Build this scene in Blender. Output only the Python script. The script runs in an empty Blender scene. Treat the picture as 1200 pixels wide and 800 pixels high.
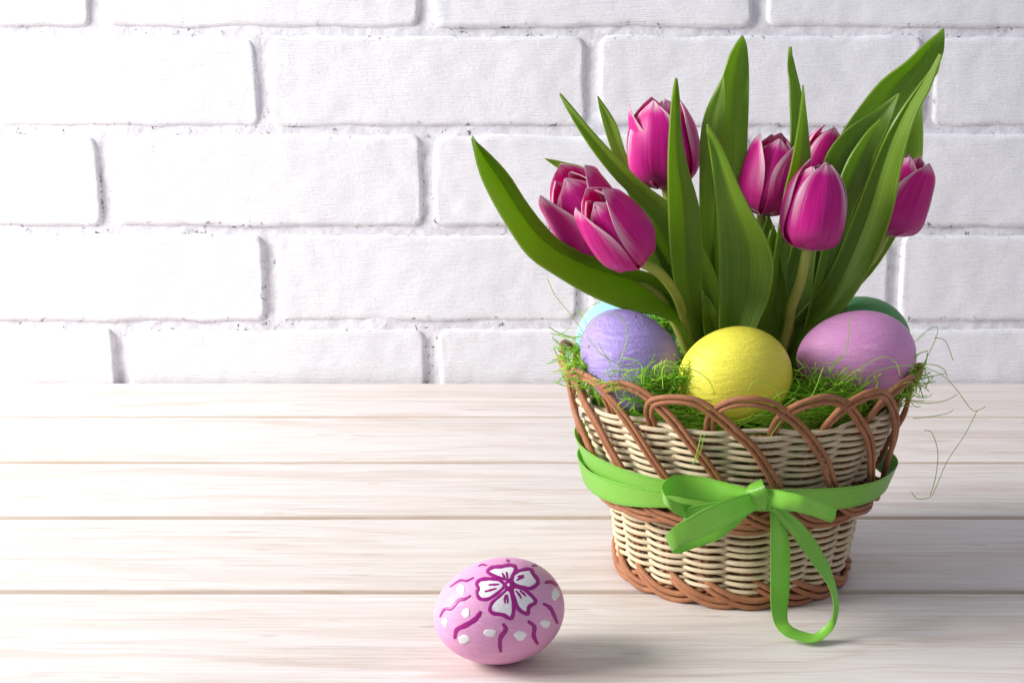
import bpy, math, random
import numpy as np
from mathutils import Vector, noise as mnoise

random.seed(7); np.random.seed(7)
sc = bpy.context.scene
COL = sc.collection

# ------------------------------------------------------------------ camera
H = 0.29                       # camera height above the table top
TH = math.radians(12.3)        # downward pitch
F = 1743.0                     # focal length in pixels of the 1200 px wide photograph
cam_d = bpy.data.cameras.new('camera'); cam = bpy.data.objects.new('camera', cam_d)
COL.objects.link(cam); sc.camera = cam
cam.location = (0, 0, H); cam.rotation_euler = (math.pi/2 - TH, 0, 0)
cam_d.sensor_width = 36; cam_d.lens = 36*F/1200
cam_d.clip_start = 0.01; cam_d.clip_end = 50

# ------------------------------------------------------------------ light
w = bpy.data.worlds.new('World'); sc.world = w; w.use_nodes = True
bg = w.node_tree.nodes['Background']
bg.inputs[0].default_value = (0.82, 0.85, 1.0, 1); bg.inputs[1].default_value = 0.44
def area(name, loc, target, sx, sy, power, col):
    d = bpy.data.lights.new(name, 'AREA'); d.shape = 'RECTANGLE'; d.size = sx; d.size_y = sy
    d.energy = power; d.color = col
    o = bpy.data.objects.new(name, d); COL.objects.link(o); o.location = loc
    o.rotation_euler = (Vector(target)-Vector(loc)).to_track_quat('-Z', 'Y').to_euler()
    return o
area('window_light', (-1.60, 0.56, 0.92), (0.10, 0.86, 0.08), 0.92, 0.82, 64, (1.0, 0.985, 0.97))
vs = sc.view_settings
vs.view_transform = 'Standard'; vs.look = 'None'; vs.gamma = 1; vs.exposure = 0.0
sc.render.engine = 'CYCLES'

# ------------------------------------------------------------------ helpers
CT, ST = math.cos(TH), math.sin(TH)
def ray(px, py):
    u = (px-600)/F; v = (400-py)/F
    return np.array((u, CT+v*ST, -ST+v*CT))
def P(px, py, Y):
    """world point seen at pixel (px,py) that stands at depth Y"""
    d = ray(px, py); t = Y/d[1]
    return np.array((d[0]*t, Y, H+d[2]*t))
WLOC = {}
def link(o): COL.objects.link(o); return o
def thing(name, label, cat, loc=(0,0,0), group=None):
    o = link(bpy.data.objects.new(name, None)); o.location = loc; o.empty_display_size = .01
    o['label'] = label; o['category'] = cat
    if group: o['group'] = group
    WLOC[o.name] = np.array(loc, float)
    return o
def mesh_obj(name, V, Fc, mat, parent=None, smooth=True, uv=None, attrs=None):
    V = np.asarray(V, float)
    base = WLOC[parent.name] if parent else np.zeros(3)
    me = bpy.data.meshes.new(name)
    me.from_pydata((V-base).tolist(), [], [list(map(int, f)) for f in Fc])
    if smooth: me.polygons.foreach_set('use_smooth', [True]*len(me.polygons))
    if uv is not None:
        l = me.uv_layers.new(name='UVMap')
        idx = np.empty(len(me.loops), int); me.loops.foreach_get('vertex_index', idx)
        l.data.foreach_set('uv', np.asarray(uv, float)[idx].ravel())
    for k, a in (attrs or {}).items():
        at = me.attributes.new(k, 'FLOAT', 'POINT'); at.data.foreach_set('value', np.asarray(a, float))
    me.update()
    o = link(bpy.data.objects.new(name, me))
    if mat: me.materials.append(mat)
    if parent: o.parent = parent; WLOC[o.name] = base
    return o
def tag(o, label, cat, group=None, kind=None):
    o['label'] = label; o['category'] = cat
    if group: o['group'] = group
    if kind: o['kind'] = kind
    return o
def solid(o, t, offset=0):
    m = o.modifiers.new('thickness', 'SOLIDIFY'); m.thickness = t; m.offset = offset
    e = o.modifiers.new('crisp_edge', 'EDGE_SPLIT'); e.split_angle = math.radians(55)
def catmull(pts, n, closed=False):
    p = np.asarray(pts, float); k = len(p); out = []
    if closed: segs = k; g = lambda i: p[i % k]
    else: segs = k-1; g = lambda i: p[min(max(i, 0), k-1)] if 0 <= i < k else (2*p[0]-p[1] if i < 0 else 2*p[-1]-p[-2])
    for t in np.linspace(0, segs, n, endpoint=not closed):
        i = min(int(t), segs-1); s = t-i
        a, b, c, d = g(i-1), g(i), g(i+1), g(i+2)
        out.append(.5*((2*b)+(-a+c)*s+(2*a-5*b+4*c-d)*s*s+(-a+3*b-3*c+d)*s**3))
    return np.array(out)
def tube_geo(path, rad, sides=6, closed=False, flat=1.0):
    p = np.asarray(path, float); n = len(p)
    r = np.full(n, rad) if np.isscalar(rad) else np.asarray(rad, float)
    if closed: tg = np.roll(p, -1, 0)-np.roll(p, 1, 0)
    else: tg = np.gradient(p, axis=0)
    tg /= np.linalg.norm(tg, axis=1)[:, None]+1e-12
    up = np.array((0, 0, 1.)) if abs(tg[0][2]) < .9 else np.array((1., 0, 0))
    nx = np.cross(up, tg[0]); nx /= np.linalg.norm(nx)
    V = []; a = np.linspace(0, 2*math.pi, sides, endpoint=False)
    for i in range(n):
        nx = nx-tg[i]*np.dot(nx, tg[i]); nx /= np.linalg.norm(nx)+1e-12
        ny = np.cross(tg[i], nx)
        for t in a: V.append(p[i]+r[i]*(math.cos(t)*nx*flat+math.sin(t)*ny))
    Fc = []
    for i in range(n if closed else n-1):
        j = (i+1) % n
        for s in range(sides):
            q = (s+1) % sides
            Fc.append((i*sides+s, i*sides+q, j*sides+q, j*sides+s))
    if not closed:
        Fc.append(tuple(range(sides))[::-1]); Fc.append(tuple((n-1)*sides+s for s in range(sides)))
    uv = [(i/(n-1), s/sides) for i in range(n) for s in range(sides)]
    return np.array(V), Fc, uv
def join(parts):
    V = []; Fc = []; U = []; o = 0
    for v, f, u in parts:
        V.append(v); U += list(u); Fc += [tuple(i+o for i in q) for q in f]; o += len(v)
    return np.vstack(V), Fc, U
def interp(x, pts):
    xs = [p[0] for p in pts]; ys = [p[1] for p in pts]
    return np.interp(x, xs, ys)

# ------------------------------------------------------------------ material helpers
class NT:
    def __init__(s, name):
        s.m = bpy.data.materials.new(name); s.m.use_nodes = True
        s.t = s.m.node_tree; s.b = s.t.nodes['Principled BSDF']; s.out = s.t.nodes['Material Output']
    def n(s, typ, **kw):
        o = s.t.nodes.new(typ)
        for k, v in kw.items(): setattr(o, k, v)
        return o
    def l(s, a, b): s.t.links.new(a, b)
    def val(s, sock, v):
        if hasattr(v, 'node'): s.l(v, sock)
        else: sock.default_value = v
    def math(s, op, a, b=0.0, clamp=False):
        o = s.n('ShaderNodeMath', operation=op, use_clamp=clamp); s.val(o.inputs[0], a); s.val(o.inputs[1], b); return o.outputs[0]
    def mix(s, f, a, b, mode='MIX'):
        o = s.n('ShaderNodeMix', data_type='RGBA', blend_type=mode)
        s.val(o.inputs[0], f); s.val(o.inputs[6], c4(a)); s.val(o.inputs[7], c4(b)); return o.outputs[2]
    def ramp(s, f, stops):
        o = s.n('ShaderNodeValToRGB'); s.val(o.inputs[0], f); e = o.color_ramp.elements
        while len(e) < len(stops): e.new(.5)
        for el, (p, c) in zip(e, stops):
            el.position = p; el.color = c4(c) if not isinstance(c, (int, float)) else (c, c, c, 1)
        return o.outputs[0]
    def smooth(s, f, a, b):
        o = s.n('ShaderNodeMapRange', interpolation_type='SMOOTHSTEP'); s.val(o.inputs[0], f)
        o.inputs[1].default_value = a; o.inputs[2].default_value = b; return o.outputs[0]
    def coord(s, which='Object', scale=(1, 1, 1), rnd=0.0):
        tc = s.n('ShaderNodeTexCoord'); m = s.n('ShaderNodeMapping'); s.l(tc.outputs[which], m.inputs[0]); m.inputs[3].default_value = scale
        if rnd:
            oi = s.n('ShaderNodeObjectInfo'); cx = s.n('ShaderNodeCombineXYZ')
            a = s.math('MULTIPLY', oi.outputs['Random'], rnd)
            for k in range(3): s.l(a, cx.inputs[k])
            s.l(cx.outputs[0], m.inputs[1])
        return m.outputs[0]
    def noise(s, vec, scale, detail=4, rough=.5, dist=0.0):
        o = s.n('ShaderNodeTexNoise'); s.l(vec, o.inputs['Vector']); o.inputs['Scale'].default_value = scale
        o.inputs['Detail'].default_value = detail; o.inputs['Roughness'].default_value = rough; o.inputs['Distortion'].default_value = dist
        return o.outputs[0]
    def bump(s, h, strength, dist, normal=None):
        o = s.n('ShaderNodeBump'); o.inputs['Strength'].default_value = strength; o.inputs['Distance'].default_value = dist
        s.l(h, o.inputs['Height'])
        if normal is not None: s.l(normal, o.inputs['Normal'])
        return o.outputs[0]
    def attr(s, name):
        o = s.n('ShaderNodeAttribute'); o.attribute_name = name; return o.outputs['Fac']
    def uv(s):
        o = s.n('ShaderNodeUVMap'); x = s.n('ShaderNodeSeparateXYZ'); s.l(o.outputs[0], x.inputs[0]); return o.outputs[0], x.outputs[0], x.outputs[1]
    def set(s, **kw):
        for k, v in kw.items():
            i = s.b.inputs[k.replace('_', ' ')]
            if isinstance(v, tuple) and len(v) == 3 and i.type == 'RGBA': v = c4(v)
            s.val(i, v)
        return s
def c4(c):
    if isinstance(c, tuple) and len(c) == 3: return (*c, 1.0)
    return c

def mat_paint_brick():
    m = NT('white_painted_brick'); co = m.coord('Object', rnd=3.0); cs = m.coord('Object', (4, 30, 75), rnd=3.0)
    ed = m.attr('edge')
    strokes = m.noise(cs, 14, 5, .65); lump = m.noise(co, 60, 4, .6); fine = m.noise(co, 420, 3, .6)
    pit = m.noise(co, 190, 5, .75); big = m.noise(co, 28, 2, .5)
    chip = m.math('MULTIPLY', m.smooth(m.math('ADD', pit, m.math('MULTIPLY', m.smooth(ed, .80, 1.0), .10)), .59, .67), m.smooth(big, .42, .55))
    chip = m.math('MULTIPLY', chip, m.smooth(ed, .45, .80))
    tint = m.noise(co, 9, 3, .5)
    base = m.mix(tint, (.79, .785, .82), (.86, .855, .885))
    base = m.mix(m.math('MULTIPLY', m.smooth(lump, .62, .75), .12), base, (.55, .54, .58))
    edge_grey = m.math('MULTIPLY', m.math('MULTIPLY', m.smooth(ed, .62, 1.0), m.smooth(m.noise(co, 75, 5, .75), .46, .66)), .55)  # mottled grey towards the brick edges, strongest along the bottom and right
    base = m.mix(edge_grey, base, (.42, .40, .46))
    col = m.mix(chip, base, (.07, .06, .065))
    m.set(Base_Color=col, Roughness=.55, Specular_IOR_Level=.35)
    h = m.math('ADD', m.math('MULTIPLY', strokes, .8), m.math('ADD', m.math('MULTIPLY', lump, .6), m.math('MULTIPLY', fine, .25)))
    h = m.math('SUBTRACT', h, m.math('MULTIPLY', chip, 1.2))
    m.l(m.bump(h, .75, .0014), m.b.inputs['Normal'])
    return m.m
def mat_mortar():
    m = NT('painted_mortar'); co = m.coord('Object')
    pit = m.noise(co, 170, 4, .75); big = m.noise(co, 24, 2, .5)
    chip = m.math('MULTIPLY', m.smooth(pit, .59, .67), m.smooth(big, .49, .60))
    lump = m.noise(co, 150, 5, .7)
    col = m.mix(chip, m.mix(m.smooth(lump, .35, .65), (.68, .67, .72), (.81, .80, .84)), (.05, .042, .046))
    m.set(Base_Color=col, Roughness=.7)
    h = m.math('SUBTRACT', lump, m.math('MULTIPLY', chip, 1.5))
    m.l(m.bump(h, .5, .0012), m.b.inputs['Normal'])
    return m.m
def mat_wood():
    m = NT('whitewashed_wood'); ed = m.attr('edge')
    co = m.coord('Object', (1, 1, 1), rnd=9.0)
    warp = m.noise(m.coord('Object', (1.2, 7, 7), rnd=9.0), 2.2, 3, .5)
    cg = m.coord('Object', (1.1, 34, 20), rnd=9.0)
    vadd = m.n('ShaderNodeVectorMath', operation='ADD'); m.l(cg, vadd.inputs[0])
    cx = m.n('ShaderNodeCombineXYZ'); m.l(m.math('MULTIPLY', warp, 5.0), cx.inputs[1]); m.l(cx.outputs[0], vadd.inputs[1])
    g1 = m.noise(vadd.outputs[0], 2.2, 4, .55)
    g2 = m.noise(m.coord('Object', (6, 240, 100), rnd=9.0), 3.0, 3, .6)
    g3 = m.noise(m.coord('Object', (2.5, 90, 40), rnd=9.0), 3.0, 4, .65)
    patch = m.noise(m.coord('Object', (1.6, 9, 9), rnd=9.0), 2.5, 3, .5)
    wash = m.mix(patch, (.785, .735, .705), (.71, .645, .60))
    c = m.mix(m.math('MULTIPLY', m.smooth(g1, .44, .64), .42), wash, (.56, .445, .365))
    c = m.mix(m.math('MULTIPLY', m.smooth(g3, .54, .68), .34), c, (.46, .365, .315))
    c = m.mix(m.math('MULTIPLY', m.smooth(g2, .55, .68), .30), c, (.52, .43, .38))
    c = m.mix(m.math('MULTIPLY', m.smooth(g3, .48, .30), .45), c, (.88, .85, .85))
    rub = m.math('MULTIPLY', m.smooth(ed, .35, .95), m.math('ADD', m.math('MULTIPLY', g3, .5), .55), clamp=True)
    g4 = m.noise(m.coord('Object', (9, 620, 200), rnd=9.0), 2.0, 3, .7)
    c = m.mix(m.math('MULTIPLY', m.smooth(g4, .53, .62), m.math('ADD', m.math('MULTIPLY', m.smooth(patch, .40, .62), .42), .14)), c, (.44, .345, .28))
    fl = m.noise(m.coord('Object', (7, 75, 30), rnd=9.0), 2.4, 3, .6)
    c = m.mix(m.math('MULTIPLY', m.smooth(fl, .665, .71), .45), c, (.36, .24, .15))
    c = m.mix(m.math('MULTIPLY', rub, .8), c, (.50, .38, .27))
    m.set(Base_Color=c, Roughness=.5, Specular_IOR_Level=.3)
    h = m.math('ADD', m.math('MULTIPLY', g2, .5), m.math('MULTIPLY', g4, .6))
    m.l(m.bump(h, .6, .0009), m.b.inputs['Normal'])
    return m.m
def mat_wicker(name, ca, cb, cc):
    m = NT(name); co = m.coord('Object', rnd=5.0)
    uvv, u, v = m.uv()
    mp = m.n('ShaderNodeMapping'); m.l(uvv, mp.inputs[0]); mp.inputs[3].default_value = (14, 5, 1)
    st = m.noise(mp.outputs[0], 6, 4, .7); bl = m.noise(co, 90, 4, .65)
    oi = m.n('ShaderNodeObjectInfo')
    c = m.mix(m.smooth(bl, .3, .7), ca, cb)
    c = m.mix(m.math('MULTIPLY', oi.outputs['Random'], .35), c, cb)
    c = m.mix(m.math('MULTIPLY', m.smooth(st, .48, .66), .6), c, cc)
    m.set(Base_Color=c, Roughness=.5, Specular_IOR_Level=.35)
    m.l(m.bump(st, .7, .0007), m.b.inputs['Normal'])
    return m.m
def mat_egg(name, c1, c2, rough=.5, bumps=1.0):
    m = NT(name); co = m.coord('Object', rnd=4.0)
    mp = m.coord('Object', (30, 30, 160), rnd=4.0)
    st = m.noise(mp, 3.0, 4, .65, .6); bl = m.noise(co, 50, 3, .55); gr = m.noise(co, 700, 3, .6)
    c = m.mix(bl, c1, c2)
    c = m.mix(m.math('MULTIPLY', m.smooth(st, .52, .72), .35), c, tuple(min(1, x*1.25+.04) for x in c1))
    m.set(Base_Color=c, Roughness=rough, Specular_IOR_Level=.4, Subsurface_Weight=.05, Subsurface_Scale=.003)
    h = m.math('ADD', m.math('MULTIPLY', st, 1.0), m.math('MULTIPLY', gr, .3))
    m.l(m.bump(h, .6*bumps, .0014), m.b.inputs['Normal'])
    return m.m
def mat_plain(name, c, rough=.5, noise_amt=.15, bump=.0):
    m = NT(name); co = m.coord('Object'); nz = m.noise(co, 300, 4, .6)
    col = m.mix(nz, c, tuple(x*(1-noise_amt*2) for x in c))
    m.set(Base_Color=col, Roughness=rough)
    if bump: m.l(m.bump(nz, bump, .0008), m.b.inputs['Normal'])
    return m.m
def translucent_mix(m, col, tcol, fac, normal=None):
    tr = m.n('ShaderNodeBsdfTranslucent'); m.val(tr.inputs[0], c4(tcol))
    if normal is not None: m.l(normal, tr.inputs['Normal'])
    mx = m.n('ShaderNodeMixShader'); m.val(mx.inputs[0], fac)
    m.l(m.b.outputs[0], mx.inputs[1]); m.l(tr.outputs[0], mx.inputs[2]); m.l(mx.outputs[0], m.out.inputs[0])
def mat_leaf():
    m = NT('tulip_leaf'); uvv, u, v = m.uv(); co = m.coord('Object', rnd=6.0)
    mp = m.n('ShaderNodeMapping'); m.l(uvv, mp.inputs[0]); mp.inputs[3].default_value = (.5, 10, 1)
    vein = m.noise(mp.outputs[0], 2.0, 3, .6); bl = m.noise(co, 45, 3, .55)
    oi = m.n('ShaderNodeObjectInfo')
    c = m.mix(bl, (.105, .205, .022), (.190, .325, .032))
    c = m.mix(m.math('MULTIPLY', m.smooth(vein, .44, .62), .60), c, (.29, .44, .06))
    c = m.mix(m.math('MULTIPLY', oi.outputs['Random'], .55), c, (.26, .38, .03))
    edge = m.smooth(m.math('ABSOLUTE', m.math('SUBTRACT', v, .5)), .455, .5)
    c = m.mix(m.math('MULTIPLY', edge, .6), c, (.30, .42, .07))
    rib = m.smooth(m.math('ABSOLUTE', m.math('SUBTRACT', v, .5)), .03, .0)
    c = m.mix(m.math('MULTIPLY', rib, .35), c, (.22, .34, .06))
    tip = m.smooth(u, .93, 1.0)
    c = m.mix(m.math('MULTIPLY', tip, .4), c, (.30, .38, .06))
    m.set(Base_Color=c, Roughness=.36, Specular_IOR_Level=.5)
    nrm = m.bump(vein, .45, .0007); m.l(nrm, m.b.inputs['Normal'])
    tc = m.mix(.6, c, (.56, .84, .03))
    translucent_mix(m, c, tc, .46)
    return m.m
def mat_stem():
    m = NT('tulip_stem'); uvv, u, v = m.uv(); nz = m.noise(m.coord('Object', (90, 90, 12)), 4, 3, .5)
    c = m.mix(nz, (.40, .42, .075), (.27, .32, .05))
    m.set(Base_Color=c, Roughness=.45, Subsurface_Weight=.15, Subsurface_Scale=.003)
    return m.m
def mat_petal():
    m = NT('tulip_petal'); uvv, u, v = m.uv()
    mp = m.n('ShaderNodeMapping'); m.l(uvv, mp.inputs[0]); mp.inputs[3].default_value = (.7, 15, 1)
    oi = m.n('ShaderNodeObjectInfo'); cx = m.n('ShaderNodeCombineXYZ'); m.l(m.math('MULTIPLY', oi.outputs['Random'], 20.), cx.inputs[0]); m.l(cx.outputs[0], mp.inputs[1])
    st = m.noise(mp.outputs[0], 2.0, 4, .7)
    a = m.math('MULTIPLY', m.math('ABSOLUTE', m.math('SUBTRACT', v, .5)), 2.0)
    a = m.math('ADD', a, m.math('MULTIPLY', m.math('SUBTRACT', st, .5), .75))
    edge = m.math('MULTIPLY', m.smooth(a, .62, .98), m.smooth(u, .25, .75))
    tip = m.smooth(m.math('ADD', u, m.math('MULTIPLY', m.math('SUBTRACT', st, .5), .22)), .86, 1.0)
    white = m.math('MAXIMUM', edge, m.math('MULTIPLY', tip, .9))
    base = m.mix(m.smooth(st, .30, .68), (.60, .001, .205), (.90, .014, .42))
    base = m.mix(m.math('MULTIPLY', oi.outputs['Random'], .35), base, (.46, .001, .22))
    mid = m.smooth(m.math('ABSOLUTE', m.math('SUBTRACT', v, .5)), .035, .0)
    base = m.mix(m.math('MULTIPLY', mid, .25), base, (.80, .10, .45))
    sheen = m.math('MULTIPLY', m.smooth(u, .45, .05), .50)
    base = m.mix(m.math('MULTIPLY', sheen, m.math('ADD', st, .2)), base, (.62, .13, .36))
    base = m.mix(m.math('MULTIPLY', m.smooth(u, .06, .0), .8), base, (.62, .55, .40))
    c = m.mix(m.math('MULTIPLY', white, .88), base, (.90, .70, .78))
    m.set(Base_Color=c, Roughness=.38, Specular_IOR_Level=.4, Sheen_Weight=.06, Sheen_Roughness=.4)
    m.l(m.bump(st, .3, .0005), m.b.inputs['Normal'])
    translucent_mix(m, c, m.mix(.35, c, (1.0, .03, .42)), .34)
    return m.m
def mat_ribbon():
    m = NT('green_satin_ribbon'); uvv, u, v = m.uv()
    mp = m.n('ShaderNodeMapping'); m.l(uvv, mp.inputs[0]); mp.inputs[3].default_value = (1, 1, 1)
    wv = m.n('ShaderNodeTexWave', wave_type='BANDS', bands_direction='DIAGONAL'); m.l(mp.outputs[0], wv.inputs[0])
    wv.inputs['Scale'].default_value = 6.5; wv.inputs['Distortion'].default_value = 1.0; wv.inputs['Detail'].default_value = 1.0
    nz = m.noise(m.coord('Object'), 90, 3, .5)
    e = m.math('ABSOLUTE', m.math('SUBTRACT', v, .5))
    st = m.n('ShaderNodeTexWave', wave_type='BANDS', bands_direction='X'); m.l(uvv, st.inputs[0]); st.inputs['Scale'].default_value = 7
    selv = m.math('MULTIPLY', m.math('MULTIPLY', m.smooth(e, .39, .41), m.smooth(e, .46, .44)), m.math('ADD', m.math('MULTIPLY', st.outputs['Fac'], .7), .3))
    c = m.mix(nz, (.29, .69, .055), (.35, .77, .085))
    c = m.mix(m.math('MULTIPLY', wv.outputs['Fac'], .55), c, (.15, .47, .03))
    c = m.mix(m.math('MULTIPLY', selv, .6), c, (.06, .24, .015))
    m.set(Base_Color=c, Roughness=.27, Specular_IOR_Level=.75, Sheen_Weight=.3, Sheen_Tint=(.7, 1, .5))
    m.b.inputs['Anisotropic'].default_value = .5
    m.l(m.bump(wv.outputs['Fac'], .5, .0003), m.b.inputs['Normal'])
    translucent_mix(m, c, (.36, .82, .08), .32)
    return m.m
def mat_grass():
    m = NT('sisal_grass'); a = m.attr('tint')
    c = m.ramp(a, [(0.0, (.12, .42, .015)), (.4, (.27, .68, .02)), (.75, (.46, .84, .05)), (1.0, (.72, .88, .14))])
    m.set(Base_Color=c, Roughness=.45)
    translucent_mix(m, c, m.mix(.4, c, (.5, .9, .02)), .40)
    return m.m

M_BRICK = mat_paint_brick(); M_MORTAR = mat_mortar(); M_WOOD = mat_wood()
M_CREAM = mat_wicker('cream_wicker', (.82, .71, .50), (.73, .58, .37), (.52, .37, .20))
M_BROWN = mat_wicker('brown_wicker', (.52, .225, .105), (.37, .145, .065), (.20, .072, .034))
M_LEAF = mat_leaf(); M_STEM = mat_stem(); M_PETAL = mat_petal(); M_RIB = mat_ribbon(); M_GRASS = mat_grass()

# ------------------------------------------------------------------ brick wall
WY = 1.190
def fbm(x, y, z, s):
    return mnoise.fractal(Vector((x*s, y*s, z*s)), 1.0, 2.0, 3)
wall = thing('brick_wall', 'white painted brick wall standing behind the wooden table', 'wall', (0, WY, -.1045))
pitch_z = .0767
ys = [37, 152, 268, 378]
zj = [P(600, y, WY)[2] for y in ys]
zj = [zj[0]+3*pitch_z, zj[0]+2*pitch_z, zj[0]+pitch_z] + zj + [zj[3]-pitch_z, zj[3]-2*pitch_z]
rows_px = {2: [117, 500, 887], 3: [312, 693], 4: [128, 503], 5: [320, 682, 1045], 6: [146, 507]}
PX = .2625
def row_joints(r, zc):
    if r in rows_px:
        py = {2: 18, 3: 95, 4: 210, 5: 323, 6: 413}[r]
        xs = [P(x, py, WY)[0] for x in rows_px[r]]
    else: xs = [-.09 if r % 2 else .04]
    while xs[0] > -.95: xs.insert(0, xs[0]-PX+random.uniform(-.006, .006))
    while xs[-1] < 1.0: xs.append(xs[-1]+PX+random.uniform(-.006, .006))
    return xs
def brick(x0, x1, z0, z1, k):
    nx, nz = 66, 24
    V = []; E = []
    tilt = random.uniform(-.012, .012); proud = random.uniform(-.0012, .0012)
    tx = .5*(1-np.cos(np.pi*np.linspace(0, 1, nx))); tz = .5*(1-np.cos(np.pi*np.linspace(0, 1, nz)))
    for j in range(nz):
        for i in range(nx):
            x = x0+(x1-x0)*tx[i]; z = z0+(z1-z0)*tz[j]
            dx = min(x-x0, x1-x); dz = min(z-z0, z1-z)
            # rounded corner distance
            rc = .009
            if dx < rc and dz < rc: d = max(0, rc-math.hypot(rc-dx, rc-dz))
            else: d = min(dx, dz)
            n = fbm(x, k*3.1, z, 14)*.0009+fbm(x, k*1.7, z, 70)*.0005
            wob = fbm(x, k*2.3+9, z, 26)*.0016
            t = min(1, max(0, (d+wob)/.0042))
            prof = math.sqrt(max(0, 1-(1-t)**2.2))
            y = WY-.002-.0085*prof-proud-n*prof-tilt*(x-.5*(x0+x1))*.12+ (1-prof)*.004
            V.append((x+fbm(z, k*5, x, 20)*.0012*(1-prof), y, z+fbm(x, k*4.3, z, 22)*.0016*(1-prof)))
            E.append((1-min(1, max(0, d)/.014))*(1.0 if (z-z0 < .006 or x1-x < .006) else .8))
    Fc = [(j*nx+i, j*nx+i+1, (j+1)*nx+i+1, (j+1)*nx+i) for j in range(nz-1) for i in range(nx-1)]
    # sides running back into the wall
    ring = [i for i in range(nx)]+[j*nx+nx-1 for j in range(1, nz)]+[(nz-1)*nx+i for i in range(nx-2, -1, -1)]+[j*nx for j in range(nz-2, 0, -1)]
    o = len(V)
    for r in ring: x, y, z = V[r]; V.append((x, WY+.03, z)); E.append(1)
    for a in range(len(ring)):
        b = (a+1) % len(ring); Fc.append((ring[b], ring[a], o+a, o+b))
    return V, Fc, E
kk = 0; JX = {}
for r in range(len(zj)-1):
    zt, zb = zj[r], zj[r+1]
    xs = row_joints(r, (zt+zb)/2)
    JX[r] = xs
    for a, b in zip(xs[:-1], xs[1:]):
        g = .0036
        V, Fc, E = brick(a+g, b-g, zb+.0017, zt-.0017, kk); kk += 1
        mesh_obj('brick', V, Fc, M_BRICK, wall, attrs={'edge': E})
# mortar bed
nx, nz = 620, 200; V = []
X0, X1, Z0, Z1 = -.96, 1.08, -.1045, zj[0]
for j in range(nz):
    for i in range(nx):
        x = X0+(X1-X0)*i/(nx-1); z = Z0+(Z1-Z0)*j/(nz-1)
        r = max([q for q in range(len(zj)-1) if zj[q] >= z-1e-9], default=0)
        dv = min(abs(x-q) for q in JX[r]); dh = min(abs(z-q) for q in zj)
        deep = max(0, 1-dv/.010)*min(1, max(0, (dh-.004)/.012))
        V.append((x, WY-.0083+.0017*deep+fbm(x, 3.3, z, 24)*.0011+fbm(x, 7.7, z, 90)*.0004, z))
Fc = [(j*nx+i, j*nx+i+1, (j+1)*nx+i+1, (j+1)*nx+i) for j in range(nz-1) for i in range(nx-1)]
o = len(V)
V += [(X0, WY+.09, Z0), (X1, WY+.09, Z0), (X1, WY+.09, Z1), (X0, WY+.09, Z1)]
Fc += [(o+1, o, o+3, o+2)]
bot = [i for i in range(nx)]; top = [(nz-1)*nx+i for i in range(nx)]; lf = [j*nx for j in range(nz)]; rt = [j*nx+nx-1 for j in range(nz)]
Fc += [tuple(bot[::-1]+[o, o+1]), tuple(top+[o+2, o+3]), tuple(lf+[o+3, o]), tuple(rt[::-1]+[o+1, o+2])]
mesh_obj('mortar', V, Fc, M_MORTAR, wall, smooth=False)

# ------------------------------------------------------------------ wooden table
table = thing('wooden_table', 'whitewashed wooden plank table top under the basket', 'table', (0, .8, -.10))
yj = [1.159]
for py in (487, 541, 605, 691.5):
    d = ray(600, py); yj.append(d[1]*(-H/d[2]))
yj += [yj[-1]-.1155, yj[-1]-.231]
yj[0] = WY-.0125
prof_h = .022
for k in range(len(yj)-1):
    y1, y0 = yj[k]-.0006, yj[k+1]+.0006
    dz = random.uniform(-.0004, .0004)
    prof = [(y0+.0, -prof_h), (y0, -.0030+dz), (y0+.0012, -.0008+dz), (y0+.0032, dz-.0001), (y0+.006, dz), (y0+.02, dz), ((y0+y1)/2, dz), (y1-.02, dz), (y1-.008, dz), (y1-.0048, dz-.0002), (y1-.0022, -.0014+dz), (y1-.0004, -.0036+dz), (y1, -prof_h)]
    ed = [1, 1, .75, .25, 0, 0, 0, 0, 0, .45, .9, 1, 1]
    nxs = 50; V = []; E = []
    for i in range(nxs):
        x = -.95+2.05*i/(nxs-1)
        for (yy, zz), e in zip(prof, ed):
            wv = fbm(x, yy*.2, k*7.1, 3)*.0006
            V.append((x, yy+(wv if zz > -.01 else 0), zz)); E.append(e)
    m = len(prof)
    Fc = [(i*m+j, (i+1)*m+j, (i+1)*m+j+1, i*m+j+1) for i in range(nxs-1) for j in range(m-1)]
    Fc += [((i+1)*m, i*m, i*m+m-1, (i+1)*m+m-1) for i in range(nxs-1)]
    Fc += [tuple(range(m)), tuple((nxs-1)*m+j for j in range(m))[::-1]]
    mesh_obj('plank', V, Fc, M_WOOD, table, smooth=False, attrs={'edge': E})
for x in (-.7, .1, .9):
    V = [(x+a, y, z) for a in (-.03, .03) for y in (yj[-1]+.004, yj[0]-.004) for z in (-.10, -.0224)]
    mesh_obj('crossbeam', V, [(0, 1, 3, 2), (4, 6, 7, 5), (0, 4, 5, 1), (2, 3, 7, 6), (0, 2, 6, 4), (1, 5, 7, 3)], M_WOOD, table, smooth=False, attrs={'edge': [0]*8})

# ------------------------------------------------------------------ basket
CX, CY = .1178, .760
NS = 18; STEP = 2*math.pi/NS
PH0 = -math.pi/2-math.radians(1)
def cyl(phi, r, z): return (CX+r*math.cos(phi), CY+r*math.sin(phi), z)
basket = thing('wicker_basket', 'small round wicker basket in cream and brown with looped rim', 'basket', (CX, CY, 0))
def wall_r(z): return interp(z, [(0, .0565), (.012, .0590), (.052, .0650), (.060, .0680), (.075, .0742), (.098, .0825), (.12, .089)])
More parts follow.
